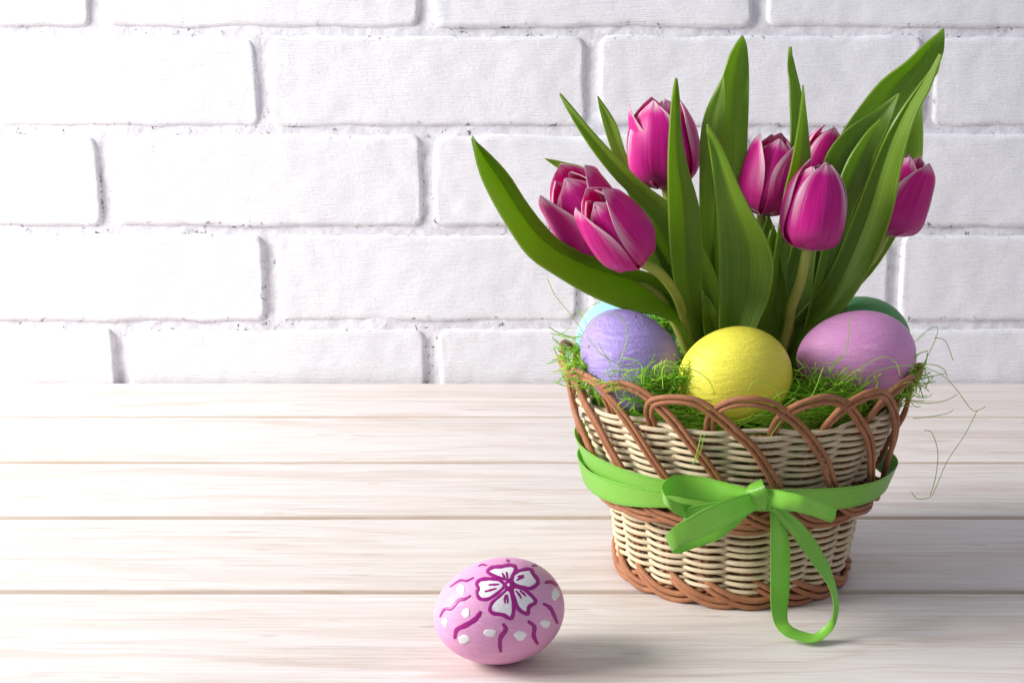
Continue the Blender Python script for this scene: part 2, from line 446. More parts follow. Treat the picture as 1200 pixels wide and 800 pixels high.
# floor of the basket
V = [(CX, CY, .006)]+[cyl(2*math.pi*i/48, .0555, .006) for i in range(48)]+[(CX, CY, .003)]+[cyl(2*math.pi*i/48, .0555, .003) for i in range(48)]
Fc = [(0, 1+i, 1+(i+1) % 48) for i in range(48)]+[(49, 50+(i+1) % 48, 50+i) for i in range(48)]+[(1+i, 50+i, 50+(i+1) % 48, 1+(i+1) % 48) for i in range(48)]
mesh_obj('basket_floor', V, Fc, M_BROWN, basket, smooth=False, uv=[(v[0]*9, v[1]*9) for v in V])
# stakes
for i in range(NS):
    phi = PH0+i*STEP
    for off in (-.0016, .0016):
        pts = [cyl(phi+off/wall_r(z), wall_r(z), z) for z in np.linspace(.004, .0965, 14)]
        v, f, u = tube_geo(pts, .00125, 6); mesh_obj('stake', v, f, M_BROWN, basket, uv=u)
# weavers
def weaver(z0, row, amp, rad, cream=True):
    n = NS*10; pts = []
    sd = random.uniform(0, 100)
    for i in range(n):
        phi = 2*math.pi*i/n
        c = math.cos((phi-PH0)*NS/2+math.pi*(row % 2))
        c = math.copysign(abs(c)**.72, c)
        nn = mnoise.noise(Vector((math.cos(phi)*3, math.sin(phi)*3, sd)))
        z = z0+nn*.0009 - .0004*c
        pts.append(cyl(phi, wall_r(z)+amp*c+nn*.0005, z))
    v, f, u = tube_geo(pts, [rad*(1+.14*mnoise.noise(Vector((q*.13, sd, 0)))) for q in range(n)], 7, closed=True)
    u = [(a*3, b) for a, b in u]
    mesh_obj('weaver', v, f, M_CREAM, basket, uv=u)
row = 0
z = .0100
while z < .0520: weaver(z, row, .0028, random.uniform(.00108, .00124)); z += .00198; row += 1
z = .0610
while z < .0985: weaver(z, row, .0028, random.uniform(.00108, .00126)); z += .00194; row += 1
# twisted brown borders
def twist(name, R, z0, n, rods, ar, az, rad, wob=.0004):
    for k in range(rods):
        pts = []
        sd = random.uniform(0, 50)
        for i in range(260):
            phi = 2*math.pi*i/260; a = n*phi+2*math.pi*k/rods
            nn = mnoise.noise(Vector((math.cos(phi)*4, math.sin(phi)*4, sd)))
            pts.append(cyl(phi, R+ar*math.cos(a)+nn*wob, z0+az*math.sin(a)+nn*wob))
        v, f, u = tube_geo(pts, rad*random.uniform(.95, 1.06), 7, closed=True)
        mesh_obj(name, v, f, M_BROWN, basket, uv=[(a*3, b) for a, b in u])
FOOT = [(0, .0150, .0575), (.2, .0128, .0612), (.6, .0082, .0622), (1.1, .0042, .0620), (1.6, .0040, .0610), (2.1, .0080, .0590), (2.45, .0120, .0568)]
for i in range(NS):
    ph = PH0+i*STEP+random.uniform(-.05, .05); parts = []
    for off in (-.0016, .0016):
        jt = random.uniform(-.0006, .0006)
        c = catmull([(ph+d*STEP, max(z+off+jt, .0019), r+(.0004 if off > 0 else 0)) for d, z, r in FOOT], 30)
        parts.append(tube_geo([cyl(p, r, z) for p, z, r in c], random.uniform(.00145, .00170), 7))
    v, f, u = join(parts); mesh_obj('foot_loop', v, f, M_BROWN, basket, uv=u)
twist('waist_braid', .0712, .0515, 6, 4, .0024, .0036, .00155, .0009)
# looped rim
LOOP = [(0, .078, .0700), (0, .090, .0768), (.2, .0985, .0815), (.9, .1050, .0858), (3.4, .1108, .0900), (7.8, .1150, .0926), (13.5, .1162, .0928), (19, .1140, .0912), (24.5, .1085, .0893), (30, .1005, .0880), (35, .0915, .0864), (40, .0810, .0836), (45, .0690, .0800), (50, .0590, .0776), (57, .0520, .0768), (66, .0486, .0760), (76, .0472, .0748), (85, .0490, .0726), (92, .053, .0700)]
for i in range(NS):
    ph = PH0-math.radians(16)+i*STEP+random.uniform(-.02, .02)
    dzr = random.uniform(-.0012, .0012)
    jit = [random.uniform(-.0006, .0006) for _ in LOOP]
    base = catmull([(ph+math.radians(d), z+(dzr if z > .1 else 0)+j, r) for (d, z, r), j in zip(LOOP, jit)], 64)
    parts = []
    for k, off in enumerate((-.00142, .00142)):
        pts = []
        for q in range(len(base)):
            a = base[max(q-1, 0)]; b = base[min(q+1, len(base)-1)]
            t = np.array(((b[0]-a[0])*base[q][2], b[1]-a[1])); t /= np.linalg.norm(t)+1e-9
            nrm = np.array((-t[1], t[0]))        # in the surface (arc, z)
            wv = off*(1+.12*math.sin(q*.35+i))
            pts.append(cyl(base[q][0]+nrm[0]*wv/base[q][2], base[q][2]+(.0005 if k else 0), base[q][1]+nrm[1]*wv))
        parts.append(tube_geo(pts, [random.uniform(.00122, .00138)*(1+.13*mnoise.noise(Vector((q*.16, i*3.1, k*7.7)))) for q in range(len(pts))], 8))
    v, f, u = join(parts)
    mesh_obj('rim_loop', v, f, M_BROWN, basket, uv=u)

# ------------------------------------------------------------------ eggs
def egg_r(x, a, b, k): return b*np.sqrt(np.maximum(0, 1-(x/a)**2))*(1+k*x/a)
def egg(name, label, c, a, b, axis, k, mat):
    ax = np.array(axis, float); ax /= np.linalg.norm(ax)
    e1 = np.cross(ax, (0, 0, 1.) if abs(ax[2]) < .9 else (1., 0, 0)); e1 /= np.linalg.norm(e1); e2 = np.cross(ax, e1)
    V = []; n, s = 40, 56
    for i in range(1, n):
        x = -a*math.cos(math.pi*i/n); r = egg_r(x, a, b, k)
        for j in range(s):
            t = 2*math.pi*j/s; V.append(np.array(c)+ax*x+r*(math.cos(t)*e1+math.sin(t)*e2))
    V.append(np.array(c)-ax*a); V.append(np.array(c)+ax*a); m = len(V)
    Fc = [(i*s+j, i*s+(j+1) % s, (i+1)*s+(j+1) % s, (i+1)*s+j) for i in range(n-2) for j in range(s)]
    Fc += [(m-2, (j+1) % s, j) for j in range(s)]+[(m-1, (n-2)*s+j, (n-2)*s+(j+1) % s) for j in range(s)]
    return np.array(V), Fc, (np.array(c), ax, e1, e2, a, b, k)
EGGS = [
 ('yellow_egg', 'yellow painted egg in the middle of the basket front', (861, 441), .705, .0282, .0242, (1, .25, .12), .05, mat_egg('yellow_egg_paint', (.86, .79, .085), (.80, .72, .06), .45, 1.0)),
 ('purple_egg', 'lavender purple painted egg in the basket beside the yellow egg', (738, 421), .728, .0285, .0232, (.55, -.45, -.55), .06, mat_egg('purple_egg_paint', (.40, .31, .66), (.33, .25, .58), .45, 1.5)),
 ('orchid_egg', 'orchid pink painted egg in the basket in front of the green egg', (1003, 417), .728, .0300, .0226, (1, .1, .10), .06, mat_egg('orchid_egg_paint', (.74, .34, .62), (.68, .29, .56), .45, .8)),
 ('green_egg', 'green painted egg half hidden behind the orchid pink egg', (1008, 398), .784, .0275, .0235, (1, .3, -.2), .05, mat_egg('green_egg_paint', (.085, .34, .085), (.07, .29, .07), .5, .8)),
 ('aqua_egg', 'pale aqua painted egg half hidden behind the purple egg', (733, 396), .790, .0272, .0235, (1, -.3, .1), .05, mat_egg('aqua_egg_paint', (.34, .70, .74), (.28, .62, .68), .5, .8)),
]
for name, label, (px, py), Y, a, b, ax, k, mat in EGGS:
    c = P(px, py, Y)
    V, Fc, fr = egg(name, label, c, a, b, ax, k, mat)
    root = thing(name, label, 'egg', (c[0], c[1], float(V[:, 2].min())), 'painted eggs in the basket')
    mesh_obj('shell', V, Fc, mat, root)

# painted egg on the table
M_PINK = mat_egg('pink_egg_paint', (.79, .39, .60), (.71, .31, .54), .42, .6)
M_MAG = mat_plain('magenta_brush_paint', (.46, .006, .28), .4, .28, .3)
def mat_brush(name, c, under, lo, hi):
    m = NT(name); nz = m.noise(m.coord('Object', (260, 260, 700)), 1.0, 4, .65)
    m.set(Base_Color=m.mix(m.smooth(nz, lo, hi), under, c), Roughness=.5); m.l(m.bump(nz, .5, .0006), m.b.inputs['Normal']); return m.m
M_WHT = mat_brush('white_brush_paint', (.84, .82, .83), (.76, .55, .68), .30, .42)
bE = .0240
d = ray(585, 716); t = (bE-H)/d[2]; cE = np.array((d[0]*t, d[1]*t, bE-.0004))
V, Fc, fr = egg('', '', cE, .0309, bE, (1, .42, .015), .05, None)
dzE = V[:, 2].min()-.0002; V[:, 2] -= dzE; fr[0][2] -= dzE
cE = cE+np.array((0, 0, 0.)); 
pegg = thing('decorated_egg', 'pink egg painted with a magenta and white flower lying on the table', 'egg', (cE[0], cE[1], 0))
pshell = mesh_obj('shell', V, Fc, M_PINK, pegg)
fc, fa, f1, f2, ea, eb, ek = fr
def inside(p):
    q = p-fc; x = q@fa; y = q@f1; z = q@f2
    if abs(x) >= ea: return 1.0
    return math.hypot(y, z)-egg_r(x, ea, eb, ek)
def on_egg(zx, zy, lift):
    d = ray(490+zx/5.333, 640+zy/5.333); o = np.array((0, 0, H))
    tc = ((fc-o)@d)/(d@d); lo = tc-.06; prev = None
    for s in np.linspace(-.05, .04, 160):
        if inside(o+d*(tc+s)) < 0:
            a, b = tc+s-.09/159, tc+s
            for _ in range(24):
                m = (a+b)/2
                if inside(o+d*m) < 0: b = m
                else: a = m
            p = o+d*b
            g = np.array([inside(p+np.eye(3)[i]*1e-5)-inside(p-np.eye(3)[i]*1e-5) for i in range(3)]); g /= np.linalg.norm(g)
            return p+g*lift, g
    return None
def stroke(pts, wid, mat, name, lift=.00022):
    lift = .00006+lift*.35
    wid *= 1.3; n = max(6, len(pts)*5); c = catmull(pts, n); V = []; Fc = []
    wl = [wid*(.35+.65*math.sin(math.pi*min(1, max(0, (i+.6)/n)))**.5)*(1+.08*math.sin(i*1.1+pts[0][0])) for i in range(n)]
    tg = np.gradient(c, axis=0); tg /= np.linalg.norm(tg, axis=1)[:, None]+1e-9
    for i in range(n):
        nr = np.array((-tg[i][1], tg[i][0]))
        for s, l in ((-1, .00002), (-.5, lift), (.5, lift), (1, .00002)):
            q = c[i]+nr*s*wl[i]; h = on_egg(q[0], q[1], l)
            V.append(h[0] if h else (V[-1] if V else None))
    if any(v is None for v in V): return
    for i in range(n-1):
        for j in range(3): Fc.append((i*4+j, i*4+j+1, (i+1)*4+j+1, (i+1)*4+j))
    mesh_obj(name, V, Fc, mat, pshell)
def blob(pts, mat, name, lift=.00016):
    lift = .00004+lift*.35
    c = catmull(pts, 40, closed=True); ctr = c.mean(0); V = []; Fc = []
    rings = [(1.0, .00002), (.93, lift), (.6, lift), (.3, lift)]
    for s, l in rings:
        for p in c:
            q = ctr+(p-ctr)*s; h = on_egg(q[0], q[1], l)
            if h is None: return
            V.append(h[0])
    V.append(on_egg(*ctr, lift)[0]); n = 40
    for r in range(3):
        for j in range(n): Fc.append((r*n+j, r*n+(j+1) % n, (r+1)*n+(j+1) % n, (r+1)*n+j))
    for j in range(n): Fc.append((3*n+j, 3*n+(j+1) % n, 4*n))
    mesh_obj(name, V, Fc, mat, pshell)
PET = [[(545,205),(500,190),(450,170),(437,150),(470,130),(520,127),(570,117),(603,125),(607,145),(592,175),(575,205)],
       [(590,210),(600,175),(640,150),(700,142),(717,170),(745,208),(740,236),(700,260),(650,252),(605,235)],
       [(600,255),(650,265),(700,300),(733,345),(692,375),(682,418),(630,390),(605,330),(590,275)],
       [(555,270),(510,310),(465,350),(450,390),(470,415),(530,425),(578,448),(595,400),(590,330),(575,280)],
       [(535,250),(500,285),(440,325),(388,325),(367,290),(377,265),(367,235),(388,210),(440,203),(500,208),(530,230)]]
for p in PET: blob(p, M_WHT, 'painted_petal', .00012)
for p in PET: stroke(p+[p[0]], 11, M_MAG, 'petal_outline', .00030)
for p in ([(552,158),(558,200)], [(525,165),(548,208)], [(612,212),(640,198),(662,190)], [(620,190),(660,180)], [(440,240),(475,238),(505,236)], [(415,282),(455,272),(490,262)], [(548,300),(540,330),(545,355)], [(556,300),(560,355)], [(610,275),(630,300),(645,325)], [(635,275),(660,295),(672,312)]):
    stroke(p, 7, M_MAG, 'petal_streak', .00032)
blob([(568+34*math.cos(t), 245+34*math.sin(t)) for t in np.linspace(0, 6.28, 9)[:-1]], M_MAG, 'flower_centre', .00036)
blob([(565+9*math.cos(t), 240+10*math.sin(t)) for t in np.linspace(0, 6.28, 7)[:-1]], M_WHT, 'flower_eye', .00050)
for p, wd in (([(195,255),(260,212),(300,215),(350,193)], 6), ([(135,440),(165,392),(210,385),(250,338),(295,326),(330,305)], 9), ([(228,575),(242,520),(300,490),(355,455),(380,425),(392,402)], 13), ([(530,480),(547,520),(513,575),(515,660)], 12), ([(685,465),(725,500),(723,560),(748,610)], 11), ([(780,355),(825,382),(850,430),(872,482)], 10), ([(790,225),(830,220),(872,243)], 9), ([(708,122),(728,116),(742,122)], 7), ([(550,85),(560,87),(572,93)], 7), ([(375,123),(400,112),(432,119)], 5)):
    stroke(p, wd, M_MAG, 'painted_squiggle')
for x, y, a, b in ((300,415,24,34), (167,475,19,27), (268,268,24,32), (285,580,36,28), (450,540,38,27), (638,556,40,28), (795,482,32,25), (856,298,25,36), (785,147,30,17)):
    blob([(x+a*math.cos(t)*(1+.16*math.sin(3*t+x)), y+b*math.sin(t)*(1+.14*math.cos(2*t+y))) for t in np.linspace(0, 2*math.pi, 11)[:-1]], M_WHT, 'painted_dot', .00030)

# ------------------------------------------------------------------ tulips
def strip(st, Ys, tw=0.0, cup=0.0, n=26, m=9, wave=0.0, seed=0):
    """st: stations (xl,yl,xr,yr) traced from the base to the tip; Ys: depth at the stations"""
    S = np.array([(s if len(s) == 4 else (s[0], s[1], s[0]+.6, s[1])) for s in st], float)
    Yp = np.interp(np.linspace(0, 1, len(S)), np.linspace(0, 1, len(Ys)), Ys)
    C = catmull(np.column_stack((S, Yp)), n); V = []; U = []
    for i in range(n):
        xl, yl, xr, yr, Y = C[i]; u = i/(n-1)
        L = P(xl, yl, Y-tw); R = P(xr, yr, Y+tw); wd = np.linalg.norm(R-L)
        for j in range(m):
            v = j/(m-1); s = abs(2*v-1)
            p = L*(1-v)+R*v
            p = p+np.array((0, 1, .12))*(cup*wd*(1-s**1.12))
            if wave: p = p+np.array((0, 1, 0))*wave*s*s*math.sin(u*11+seed+(2.1 if v > .5 else 0))
            V.append(p); U.append((u, v))
    Fc = [(i*m+j, i*m+j+1, (i+1)*m+j+1, (i+1)*m+j) for i in range(n-1) for j in range(m-1)]
    return V, Fc, U
def root_px(x): return 872+(x-872)*.45
def leaf(par, st, Yt, tw=0., cup=.22, Yb=.755, wave=.0015):
    s0 = st[0]
    xl, xr = s0[0], s0[2]
    ext = [(root_px(xl)-2, 560, root_px(xr)+2, 560), (root_px((xl+root_px(xl))/2)*.5+xl*.5, 470, root_px(xr)*.5+xr*.5, 470)]
    S = ext+list(st)
    k = len(S); Ys = [Yb+(Yt-Yb)*min(1, max(0, (i-1)/(k-3)))**.8 for i in range(k)]
    V, Fc, U = strip(S, Ys, tw, cup, n=34, m=9, wave=wave, seed=random.uniform(0, 6))
    o = mesh_obj('leaf', V, Fc, M_LEAF, par, uv=U); solid(o, .0009)
    return o
def bloom(par, base, tip, Yb, Yt, wpx, phase, close=1.0, openers=(), nin=3, seed=0):
    rnd = random.Random(seed)
    B = P(*base, Yb); T = P(*tip, Yt); ax = T-B; L = np.linalg.norm(ax); ax /= L
    R = .5*wpx*Yb/F/1.0
    tocam = np.array((0, 0, H))-B; e1 = tocam-ax*(tocam@ax); e1 /= np.linalg.norm(e1); e2 = np.cross(ax, e1)   # e2 points to the picture's left or right
    NU, NV = 20, 13
    for k in range(6):
        outer = k < 3
        ang = math.radians(phase+(k % 3)*120+(0 if outer else 60))+rnd.uniform(-.08, .08)
        sc_r = 1.0 if outer else .90
        Lk = L*(rnd.uniform(.97, 1.03) if outer else rnd.uniform(.93, 1.0))
        tipr = (.40 if outer else .26)*close+rnd.uniform(-.06, .06)
        for (ok, amount) in openers:
            if ok == k: tipr += amount
        V = []; U = []
        rp = [(0, .10), (.03, .42), (.09, .72), (.20, .94), (.33, 1.0), (.50, .98), (.68, .84+.12*tipr), (.85, .40+.55*tipr+.06), (1, tipr)]
        wp = [(0, .30), (.08, .80), (.2, 1.02), (.38, 1.08), (.55, 1.05), (.68, .96), (.80, .76), (.90, .48), (.96, .25), (1, .03)]
        us = np.linspace(0, 1, NU)
        rs = np.array([interp(u, rp) for u in us]); ws = np.array([interp(u, wp) for u in us])
        for arr in (rs, ws):
            sm = arr.copy(); sm[1:-1] = (arr[:-2]+2*arr[1:-1]+arr[2:])/4; arr[:] = sm
        for i, u in enumerate(us):
            for j in range(NV):
                v = -1+2*j/(NV-1)
                hw = ws[i]*R*.90
                Rc = R*(.98 if outer else .86)
                a = v*hw/Rc
                rad = rs[i]*R*sc_r-Rc*(1-math.cos(a))*.92
                tang = Rc*math.sin(a)
                rad += R*.05*math.exp(-(v/.16)**2)*math.sin(math.pi*u)      # raised rib
                rad += R*.035*math.sin(7*u+5*v+seed+k)*abs(v)**2
                hgt = Lk*u-Lk*.05*abs(v)**2*math.sin(math.pi*u)+L*.012*math.sin(9*v+k+seed)*(u**4)
                rv = math.cos(ang)*e1+math.sin(ang)*e2; tv = -math.sin(ang)*e1+math.cos(ang)*e2
                V.append(B+ax*hgt+rv*rad+tv*tang); U.append((u, (v+1)/2))
        Fc = [(i*NV+j, i*NV+j+1, (i+1)*NV+j+1, (i+1)*NV+j) for i in range(NU-1) for j in range(NV-1)]
        o = mesh_obj('petal', V, Fc, M_PETAL, par, uv=U); solid(o, .0004)
    return B, ax
def stem(par, B, ax, pxs, Yb, rad=.0026):
    pts = [B+ax*.004, B-ax*.002]
    for (x, y, Y) in pxs: pts.append(P(x, y, Y))
    xr = root_px(pxs[-1][0]); pts += [P(xr, 500, .755), np.array((P(xr, 560, .755)[0], .758, .0075))]
    c = catmull(pts, 30)
    r = [rad*(1.25 if i == 0 else 1) for i in range(30)]
    v, f, u = tube_geo(c, r, 10); mesh_obj('stem', v, f, M_STEM, par, uv=u)
TG = 'magenta tulips in the basket'
def tulip(label, x): return thing('tulip', label, 'tulip', (P(root_px(x), 560, .755)[0], .757, .007), TG)

t1 = tulip('magenta tulip nodding over the purple egg, long leaf arching out below it', 800)
B, a = bloom(t1, (749, 304), (691, 229), .722, .704, 76, 52, 1.05, [(2, .22), (0, .1)], seed=1)
stem(t1, B, a, [(772, 319, .728), (792, 345, .738), (806, 385, .75)], .722)
leaf(t1, [(802, 392, 842, 392), (775, 371, 815, 362), (750, 367, 795, 338), (725, 360, 765, 321), (690, 345, 712, 306), (650, 321, 665, 288), (620, 300, 640, 267), (598, 270, 616, 236), (577, 235, 596, 205), (562, 202, 573, 180), (553, 163)], .728, .006, .62)
t2 = tulip('magenta tulip tucked close behind the nodding tulip, petals spread, small leaf tip', 800)
B, a = bloom(t2, (708, 292), (660, 206), .762, .750, 88, 58, 1.15, [(0, .30), (2, .40), (1, .2)], seed=2)
stem(t2, B, a, [(745, 325, .76), (785, 365, .758)], .76)
leaf(t2, [(810, 390, 830, 390), (765, 325, 785, 310), (715, 258, 735, 244), (675, 212, 690, 200), (652, 196, 660, 190), (638, 186)], .782, 0, .15, wave=0)
t3 = tulip('upright magenta tulip with a narrow leaf standing straight in front of it', 815)
B, a = bloom(t3, (781, 220), (773, 117), .772, .770, 84, -20, 1.05, [(5, .62), (1, .12)], seed=3)
stem(t3, B, a, [(790, 265, .768), (808, 340, .76)], .77)
leaf(t3, [(828, 392, 862, 390), (817, 355, 848, 345), (803, 318, 833, 308), (783, 285, 811, 268), (760, 250, 786, 240), (724, 213, 752, 214), (697, 180, 722, 184), (675, 147, 694, 154), (664, 127, 674, 130), (656, 110)], .748, -.003, .28)
leaf(t3, [(805, 380, 828, 375), (780, 325, 808, 320), (758, 275, 790, 272), (735, 225, 763, 222), (716, 175, 737, 187), (705, 138, 722, 146), (700, 113)], .782, 0, .15)
leaf(t3, [(812, 392, 838, 390), (800, 362, 824, 358), (790, 328, 822, 322), (785, 285, 822, 275), (783, 235, 819, 240), (783, 190, 807, 197), (785, 150, 799, 155), (788, 115, 796, 118), (792, 92)], .722, .002, .32)
t4 = tulip('magenta tulip half covered by a slim upright leaf, pale rounded petals', 880)
B, a = bloom(t4, (893, 251), (915, 160), .772, .770, 74, -62, 1.25, [(0, .22), (1, .18)], seed=4)
stem(t4, B, a, [(892, 285, .77), (885, 350, .762)], .77)
leaf(t4, [(835, 392, 862, 390), (833, 330, 868, 320), (834, 270, 873, 260), (836, 210, 875, 210), (838, 160, 876, 160), (842, 110, 877, 115), (852, 72, 877, 75), (862, 52, 875, 54), (870, 42)], .775, .003, .25)
leaf(t4, [(828, 390, 845, 390), (822, 310, 838, 310), (820, 250, 837, 240), (820, 200, 840, 195), (821, 160, 845, 150), (828, 128, 850, 118), (848, 90)], .766, 0, .15)
leaf(t4, [(843, 395, 884, 395), (843, 350, 901, 352), (843, 305, 907, 312), (842, 270, 897, 278), (839, 236, 878, 245), (836, 208, 864, 216), (832, 180, 851, 184), (829, 160, 841, 164), (829, 147)], .714, -.004, .28, Yb=.745)
t5 = tulip('magenta tulip mostly hidden behind its neighbours, only one petal tip showing', 930)
B, a = bloom(t5, (946, 222), (974, 150), .80, .80, 52, 20, .7, seed=5)
stem(t5, B, a, [(938, 260, .79), (925, 330, .77)], .79)
leaf(t5, [(905, 390, 920, 390), (908, 320, 930, 320), (918, 240, 938, 240), (926, 170, 942, 170), (925, 110, 940, 115), (923, 75, 932, 79), (926, 55)], .782, 0, .15)
leaf(t5, [(888, 392, 912, 390), (900, 340, 922, 340), (907, 300, 923, 300), (913, 265, 928, 270), (920, 225, 941, 215), (927, 195, 949, 190), (933, 160, 948, 160), (938, 125, 944, 125), (941, 100)], .735, .002, .2)
t6 = tulip('upright magenta tulip in front with its yellow green stem showing', 925)
B, a = bloom(t6, (946, 292), (963, 191), .730, .728, 76, 14, .95, [(5, .15)], seed=6)
stem(t6, B, a, [(938, 330, .735), (927, 362, .742), (922, 390, .748)], .73, .0027)
leaf(t6, [(940, 392, 958, 388), (955, 330, 975, 330), (968, 275, 988, 282), (980, 225, 1003, 238), (993, 188, 1017, 208), (1013, 158, 1027, 165), (1032, 140)], .752, .002, .2)
leaf(t6, [(912, 395, 931, 395), (906, 350, 924, 350), (900, 300, 914, 300), (900, 280, 911, 280), (906, 264)], .746, 0, .15)
leaf(t6, [(905, 400, 940, 400), (912, 350, 955, 340), (925, 300, 968, 290), (938, 250, 972, 245), (955, 205)], .765, 0, .15)
leaf(t6, [(866, 400, 915, 400), (878, 340, 918, 330), (888, 290, 915, 290), (900, 250)], .768, 0, .15)
leaf(t6, [(930, 402, 985, 398), (935, 360, 985, 350), (945, 320, 985, 300), (958, 285, 985, 265), (978, 240)], .772, 0, .2)
leaf(t6, [(880, 402, 925, 402), (890, 360, 935, 350), (898, 320, 930, 310), (908, 290)], .772, 0, .2)
leaf(t6, [(826, 392, 848, 392), (823, 365, 839, 365), (823, 340)], .742, 0, .2)
t7 = tulip('dark magenta tulip leaning outward behind the broad twisted leaf', 960)
B, a = bloom(t7, (1037, 274), (1071, 183), .772, .770, 74, 40, 1.1, [(0, .38), (3, .2)], seed=7)
stem(t7, B, a, [(1020, 305, .77), (975, 360, .762)], .77)
leaf(t7, [(945, 385, 985, 385), (952, 320, 1000, 320), (960, 250, 1020, 250), (971, 195, 1040, 190), (985, 160, 1055, 150), (1008, 126, 1075, 115), (1033, 95, 1090, 90), (1060, 74, 1104, 66), (1083, 52, 1107, 50), (1106, 34)], .79, .004, .22)
leaf(t7, [(945, 390, 962, 385), (953, 320, 977, 320), (960, 250, 992, 255), (964, 192, 1012, 210), (988, 156, 1032, 170), (1024, 131, 1044, 138), (1053, 110)], .768, 0, .16)
leaf(t7, [(900, 402, 940, 407), (928, 375, 962, 386), (955, 345, 987, 365), (977, 310, 1012, 330), (993, 275, 1034, 283), (1005, 245, 1047, 240), (1020, 205, 1053, 205), (1038, 160, 1063, 165), (1056, 128, 1076, 130), (1080, 95, 1091, 103), (1104, 65)], .738, -.006, .40)
leaf(t7, [(935, 395, 958, 385), (955, 375, 988, 355), (985, 340, 1024, 318), (1010, 300, 1052, 273), (1030, 240, 1072, 230), (1050, 180, 1081, 173), (1060, 130, 1082, 112), (1085, 95, 1098, 88), (1101, 74)], .80, 0, .15)

# ------------------------------------------------------------------ ribbon and bow
bow = thing('green_ribbon', 'bright green satin ribbon tied in a bow around the basket', 'ribbon', (CX, CY, .045))
def band(zf, rf, hw, lean=.0015):
    n = 120; m = 5; V = []; U = []
    for i in range(n):
        t = i/n*360-180                    # 0 = towards the camera, -90 = left, 90 = right
        phi = -math.pi/2+math.radians(t)
        z = zf(t); r = rf(t)+.0009*mnoise.noise(Vector((t*.05, zf(0)*900, 1.7)))
        h = hw(t) if callable(hw) else hw
        for j in range(m):
            v = j/(m-1)*2-1
            V.append(cyl(phi, r+v*lean, z+v*h)); U.append((i/n*12, j/(m-1)))
    Fc = [(i*m+j, ((i+1) % n)*m+j, ((i+1) % n)*m+j+1, i*m+j+1) for i in range(n) for j in range(m-1)]
    o = mesh_obj('band', V, Fc, M_RIB, bow, uv=U); solid(o, .0003); return o
T1 = [(-180, .062), (-120, .068), (-90, .069), (-50, .066), (-15, .0655), (10, .0645), (40, .061), (90, .057), (130, .058), (180, .062)]
T2 = [(-180, .055), (-120, .055), (-90, .0560), (-60, .0560), (-40, .0590), (-20, .0635), (10, .0645), (40, .0608), (90, .0562), (130, .057), (180, .056)]
cz = lambda T: (lambda t: float(np.interp(t, [p[0] for p in T], [p[1] for p in T])))
def smoothf(f): return lambda t: sum(f(max(-180, min(180, t+d))) for d in range(-14, 15, 4))/8
band(smoothf(cz(T1)), lambda t: .0824, .0062, .0022)
band(smoothf(cz(T2)), lambda t: .0814, lambda t: .0064 if t < -55 else max(.004, .0064-.00008*(t+55)), .0015)
def rstrip(name, st, Ys, tws=None, n=40):
    S = np.array(st, float); Yp = np.array(Ys, float); tw = np.array(tws if tws else [0]*len(S), float)
    C = catmull(np.column_stack((S, Yp, tw)), n); V = []; U = []; m = 9; run = 0; prev = None; sd = random.uniform(0, 50)
    for i in range(n):
        xl, yl, xr, yr, Y, t = C[i]
        L = P(xl, yl, Y-t); R = P(xr, yr, Y+t)
        mid = (L+R)/2
        if prev is not None: run += np.linalg.norm(mid-prev)
        prev = mid
        for j in range(m):
            v = j/(m-1); gk = max(0, 1-min(i, n-1-i)/(n*.20))
            wr = .0006*gk*math.sin(v*9+sd)+.0005*mnoise.noise(Vector((run*160, v*1.2, sd)))
            V.append(L*(1-v)+R*v+np.array((0, -.0006*(1-(2*v-1)**2)+wr, wr*.4))); U.append((run/.013, v))
    Fc = [(i*m+j, i*m+j+1, (i+1)*m+j+1, (i+1)*m+j) for i in range(n-1) for j in range(m-1)]
    o = mesh_obj(name, V, Fc, M_RIB, bow, uv=U); solid(o, .0003); return o
# upper loop
rstrip('loop', [(886, 574, 886, 588), (855, 566, 856, 588), (826, 559, 828, 588), (802, 556, 803, 584), (786, 558, 785, 580), (777, 566, 777, 583), (776, 574, 779, 590), (783, 583, 790, 600), (800, 590, 806, 607), (835, 592, 842, 606), (880, 586, 882, 594)],
       [.668, .673, .676, .675, .670, .661, .652, .650, .654, .662, .668], [0, -.002, -.004, -.005, -.004, -.001, .001, .003, .003, .001, 0], n=60)
# middle loop peeking out between the two
rstrip('loop', [(886, 580, 886, 592), (855, 586, 857, 602), (828, 590, 832, 606), (810, 594, 814, 610), (801, 600, 806, 614), (803, 605, 810, 617), (830, 604, 838, 618), (880, 586, 884, 596)],
       [.666, .659, .655, .6545, .658, .664, .668, .670], [0, .002, .004, .005, .003, 0, -.001, 0], n=44)
# lower loop
rstrip('loop', [(882, 584, 886, 594), (862, 592, 868, 612), (832, 606, 840, 633), (804, 622, 812, 643), (788, 632, 795, 648), (780, 629, 788, 646), (788, 619, 797, 640), (818, 600, 830, 626), (850, 585, 862, 610), (882, 575, 888, 597)],
       [.670, .671, .670, .668, .664, .656, .648, .643, .647, .662], [0, -.001, -.002, -.002, -.001, 0, .002, .0035, .002, 0], n=60)
# short tail
rstrip('tail', [(893, 573, 893, 592), (915, 575, 912, 595), (941, 581, 936, 600), (962, 589, 957, 606), (981, 597, 975, 612)], [.665, .656, .651, .653, .659], [0, .001, .004, .003, -.001])
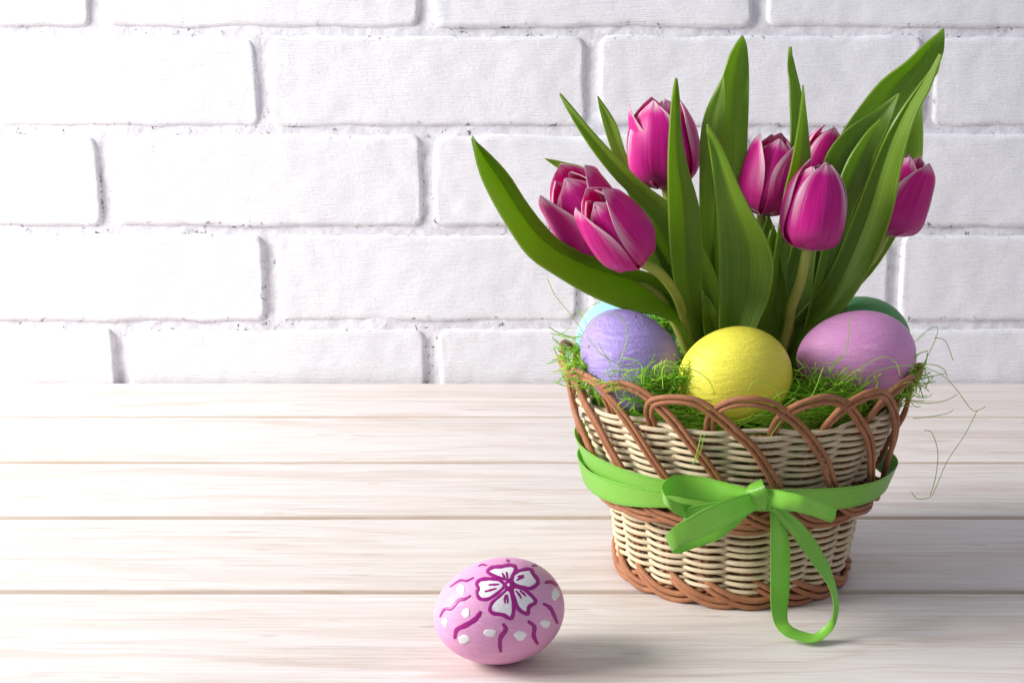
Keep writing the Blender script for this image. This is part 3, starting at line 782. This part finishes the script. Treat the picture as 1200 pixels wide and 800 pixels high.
# long hanging loop that touches the table
rstrip('hanging_loop', [(902, 592, 908, 594), (903, 618, 922, 622), (903, 650, 926, 648), (903, 690, 925, 687), (904, 716, 923, 712), (909, 733, 923, 726), (919, 744, 928, 733.5), (935, 750, 939, 738.5), (951, 752.5, 953, 742), (966, 747, 962, 737), (978, 733, 973, 726), (983, 712, 977, 710), (981, 692, 971, 687), (972, 663, 958, 668), (956, 633, 938, 641), (936, 609, 919, 616), (911, 590, 902, 598)],
       [.668, .668, .674, .674, .668, .664, .6605, .659, .6575, .659, .662, .667, .671, .673, .672, .669, .666], [0, .003, .005, .004, .003, .002, .003, .004, .004, .003, .001, -.002, -.004, -.004, -.003, -.002, 0], n=90)
# knot
rstrip('knot', [(886, 563, 891, 561), (878, 568, 893, 563), (875, 574, 895, 568), (876, 580, 898, 575), (879, 586, 900, 583), (884, 593, 900, 590), (890, 598, 897, 597)],
       [.667, .6625, .6595, .6585, .6595, .6625, .667], [0, 0, -.001, -.001, 0, 0, 0], n=24)

# ------------------------------------------------------------------ sisal grass
egg_c = [(P(*e[2], e[3]), max(e[4], e[5])) for e in EGGS]
parts = []; tint = []
def strand(pts, rad=.00028, t=None, n=12):
    c = catmull(pts, n); v, f, u = tube_geo(c, rad, 3); parts.append((v, f, u)); tint.extend([.35+.65*random.random() if t is None else t]*len(v))
def blocked(p):
    return any(np.linalg.norm(p-c) < r*.93 for c, r in egg_c)
cnt = 0
while cnt < 6600:
    r = .084*math.sqrt(random.random()); ph = random.uniform(0, 2*math.pi)
    top = .1005+.008*(r/.084)**2
    z = top-abs(random.gauss(0, .009))
    r = min(r, wall_r(z)-.009)
    p = np.array(cyl(ph, r, z))
    if blocked(p): continue
    dr = random.uniform(0, 2*math.pi); L = random.uniform(.012, .034); pts = []
    d = np.array((math.cos(dr), math.sin(dr), random.gauss(0, .35))); q = p.copy(); ok = True
    curl = random.uniform(-1.1, 1.1)
    for s in range(5):
        pts.append(q.copy()); q = q+d*L/4
        ca, sa = math.cos(curl), math.sin(curl); d = np.array((d[0]*ca-d[1]*sa, d[0]*sa+d[1]*ca, d[2]*.6+random.gauss(0, .28)))
        rr = math.hypot(q[0]-CX, q[1]-CY); lim = wall_r(min(q[2], .12))-.0075
        if rr > lim: q[0] = CX+(q[0]-CX)*lim/rr; q[1] = CY+(q[1]-CY)*lim/rr
        if q[2] > .124: q[2] = .124
    if sum(blocked(x) for x in pts) > 1: continue
    strand(pts, random.uniform(.00014, .00027)); cnt += 1
# tufts against the rim
for (cxp, cyp, Y, N, sx, sy) in ((686, 418, .735, 90, 7, 20), (694, 436, .722, 80, 10, 10), (770, 452, .694, 190, 38, 10), (1036, 446, .718, 230, 34, 14), (965, 460, .700, 190, 36, 12), (1052, 440, .735, 60, 10, 10), (776, 383, .765, 120, 12, 8), (905, 400, .765, 60, 30, 8)):
    for _ in range(N):
        x = cxp+random.gauss(0, sx*.6); y = cyp+random.gauss(0, sy*.5); pts = []
        a = random.uniform(0, 6.28); c = random.uniform(-.9, .9)
        L = random.uniform(6, 14)
        for s in range(5):
            pts.append(P(x, y, Y+random.gauss(0, .003))); x += L*math.cos(a); y += L*.7*math.sin(a); a += c
            y = min(y, cyp+30)
        strand(pts, random.uniform(.00018, .00032))
# stray strands traced one by one
for pts, Y in (([(641, 325), (650, 345), (662, 360), (676, 378), (690, 400)], .735), ([(678, 372), (690, 360), (703, 354)], .74), ([(690, 385), (705, 369), (725, 370), (735, 390), (728, 420), (715, 440)], .704),
               ([(686, 392), (705, 415), (730, 428), (745, 425)], .704), ([(700, 400), (712, 420), (722, 442)], .704), ([(645, 390), (655, 392), (668, 384)], .735), ([(655, 432), (662, 445), (668, 452)], .73), ([(652, 405), (660, 418), (672, 430)], .735),
               ([(777, 455), (777, 431), (792, 430), (812, 433), (830, 445), (838, 462)], .676), ([(980, 455), (972, 440), (980, 425), (992, 410), (996, 372)], .698), ([(955, 470), (975, 455), (1010, 430), (1035, 418), (1050, 425), (1055, 440)], .694),
               ([(1000, 470), (1020, 440), (1045, 430), (1070, 428)], .70), ([(875, 460), (885, 447), (905, 452), (915, 470)], .676), ([(900, 515), (925, 480), (950, 465), (965, 430)], .672),
               ([(1070, 402), (1090, 385), (1099, 384), (1095, 400), (1083, 425), (1075, 440)], .745), ([(1084, 430), (1105, 440), (1120, 455), (1137, 478), (1145, 481), (1155, 476)], .75), ([(1145, 481), (1130, 510), (1110, 540), (1097, 570), (1090, 582), (1075, 584), (1068, 576)], .75),
               ([(1068, 470), (1082, 472), (1105, 470), (1122, 462)], .745), ([(1083, 504), (1092, 507), (1099, 530), (1096, 560), (1090, 580)], .752), ([(1070, 490), (1090, 488), (1110, 484), (1117, 480)], .745), ([(1095, 395), (1108, 400), (1117, 422)], .745),
               ([(822, 506), (818, 525), (812, 545)], .664), ([(826, 508), (820, 530), (811, 545)], .664)):
    strand([P(x, y, Y) for x, y in pts], .00022, random.uniform(.55, .95), n=26)
v, f, u = join(parts)
g = mesh_obj('sisal_grass', v, f, M_GRASS, None, attrs={'tint': tint})
tag(g, 'tangled bright green shredded grass filling the basket around the eggs', 'grass', kind='stuff')
# packed filling below the loose strands
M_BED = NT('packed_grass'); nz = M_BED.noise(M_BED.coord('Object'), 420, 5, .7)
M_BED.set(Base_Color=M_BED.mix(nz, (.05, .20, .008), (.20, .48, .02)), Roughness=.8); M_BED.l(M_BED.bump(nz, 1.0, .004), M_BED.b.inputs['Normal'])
V = []; nr, na = 14, 60
for i in range(nr):
    r = .0755*i/(nr-1)
    for j in range(na):
        ph = 2*math.pi*j/na; V.append(cyl(ph, r, .0875+.004*fbm(r*math.cos(ph), r*math.sin(ph), 1.3, 50)))
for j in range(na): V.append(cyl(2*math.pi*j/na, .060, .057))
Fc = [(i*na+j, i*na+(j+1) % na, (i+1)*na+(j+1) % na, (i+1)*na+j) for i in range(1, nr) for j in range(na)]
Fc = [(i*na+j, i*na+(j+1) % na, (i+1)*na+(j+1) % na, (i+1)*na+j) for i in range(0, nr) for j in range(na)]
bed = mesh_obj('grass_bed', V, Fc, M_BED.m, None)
bed.parent = g
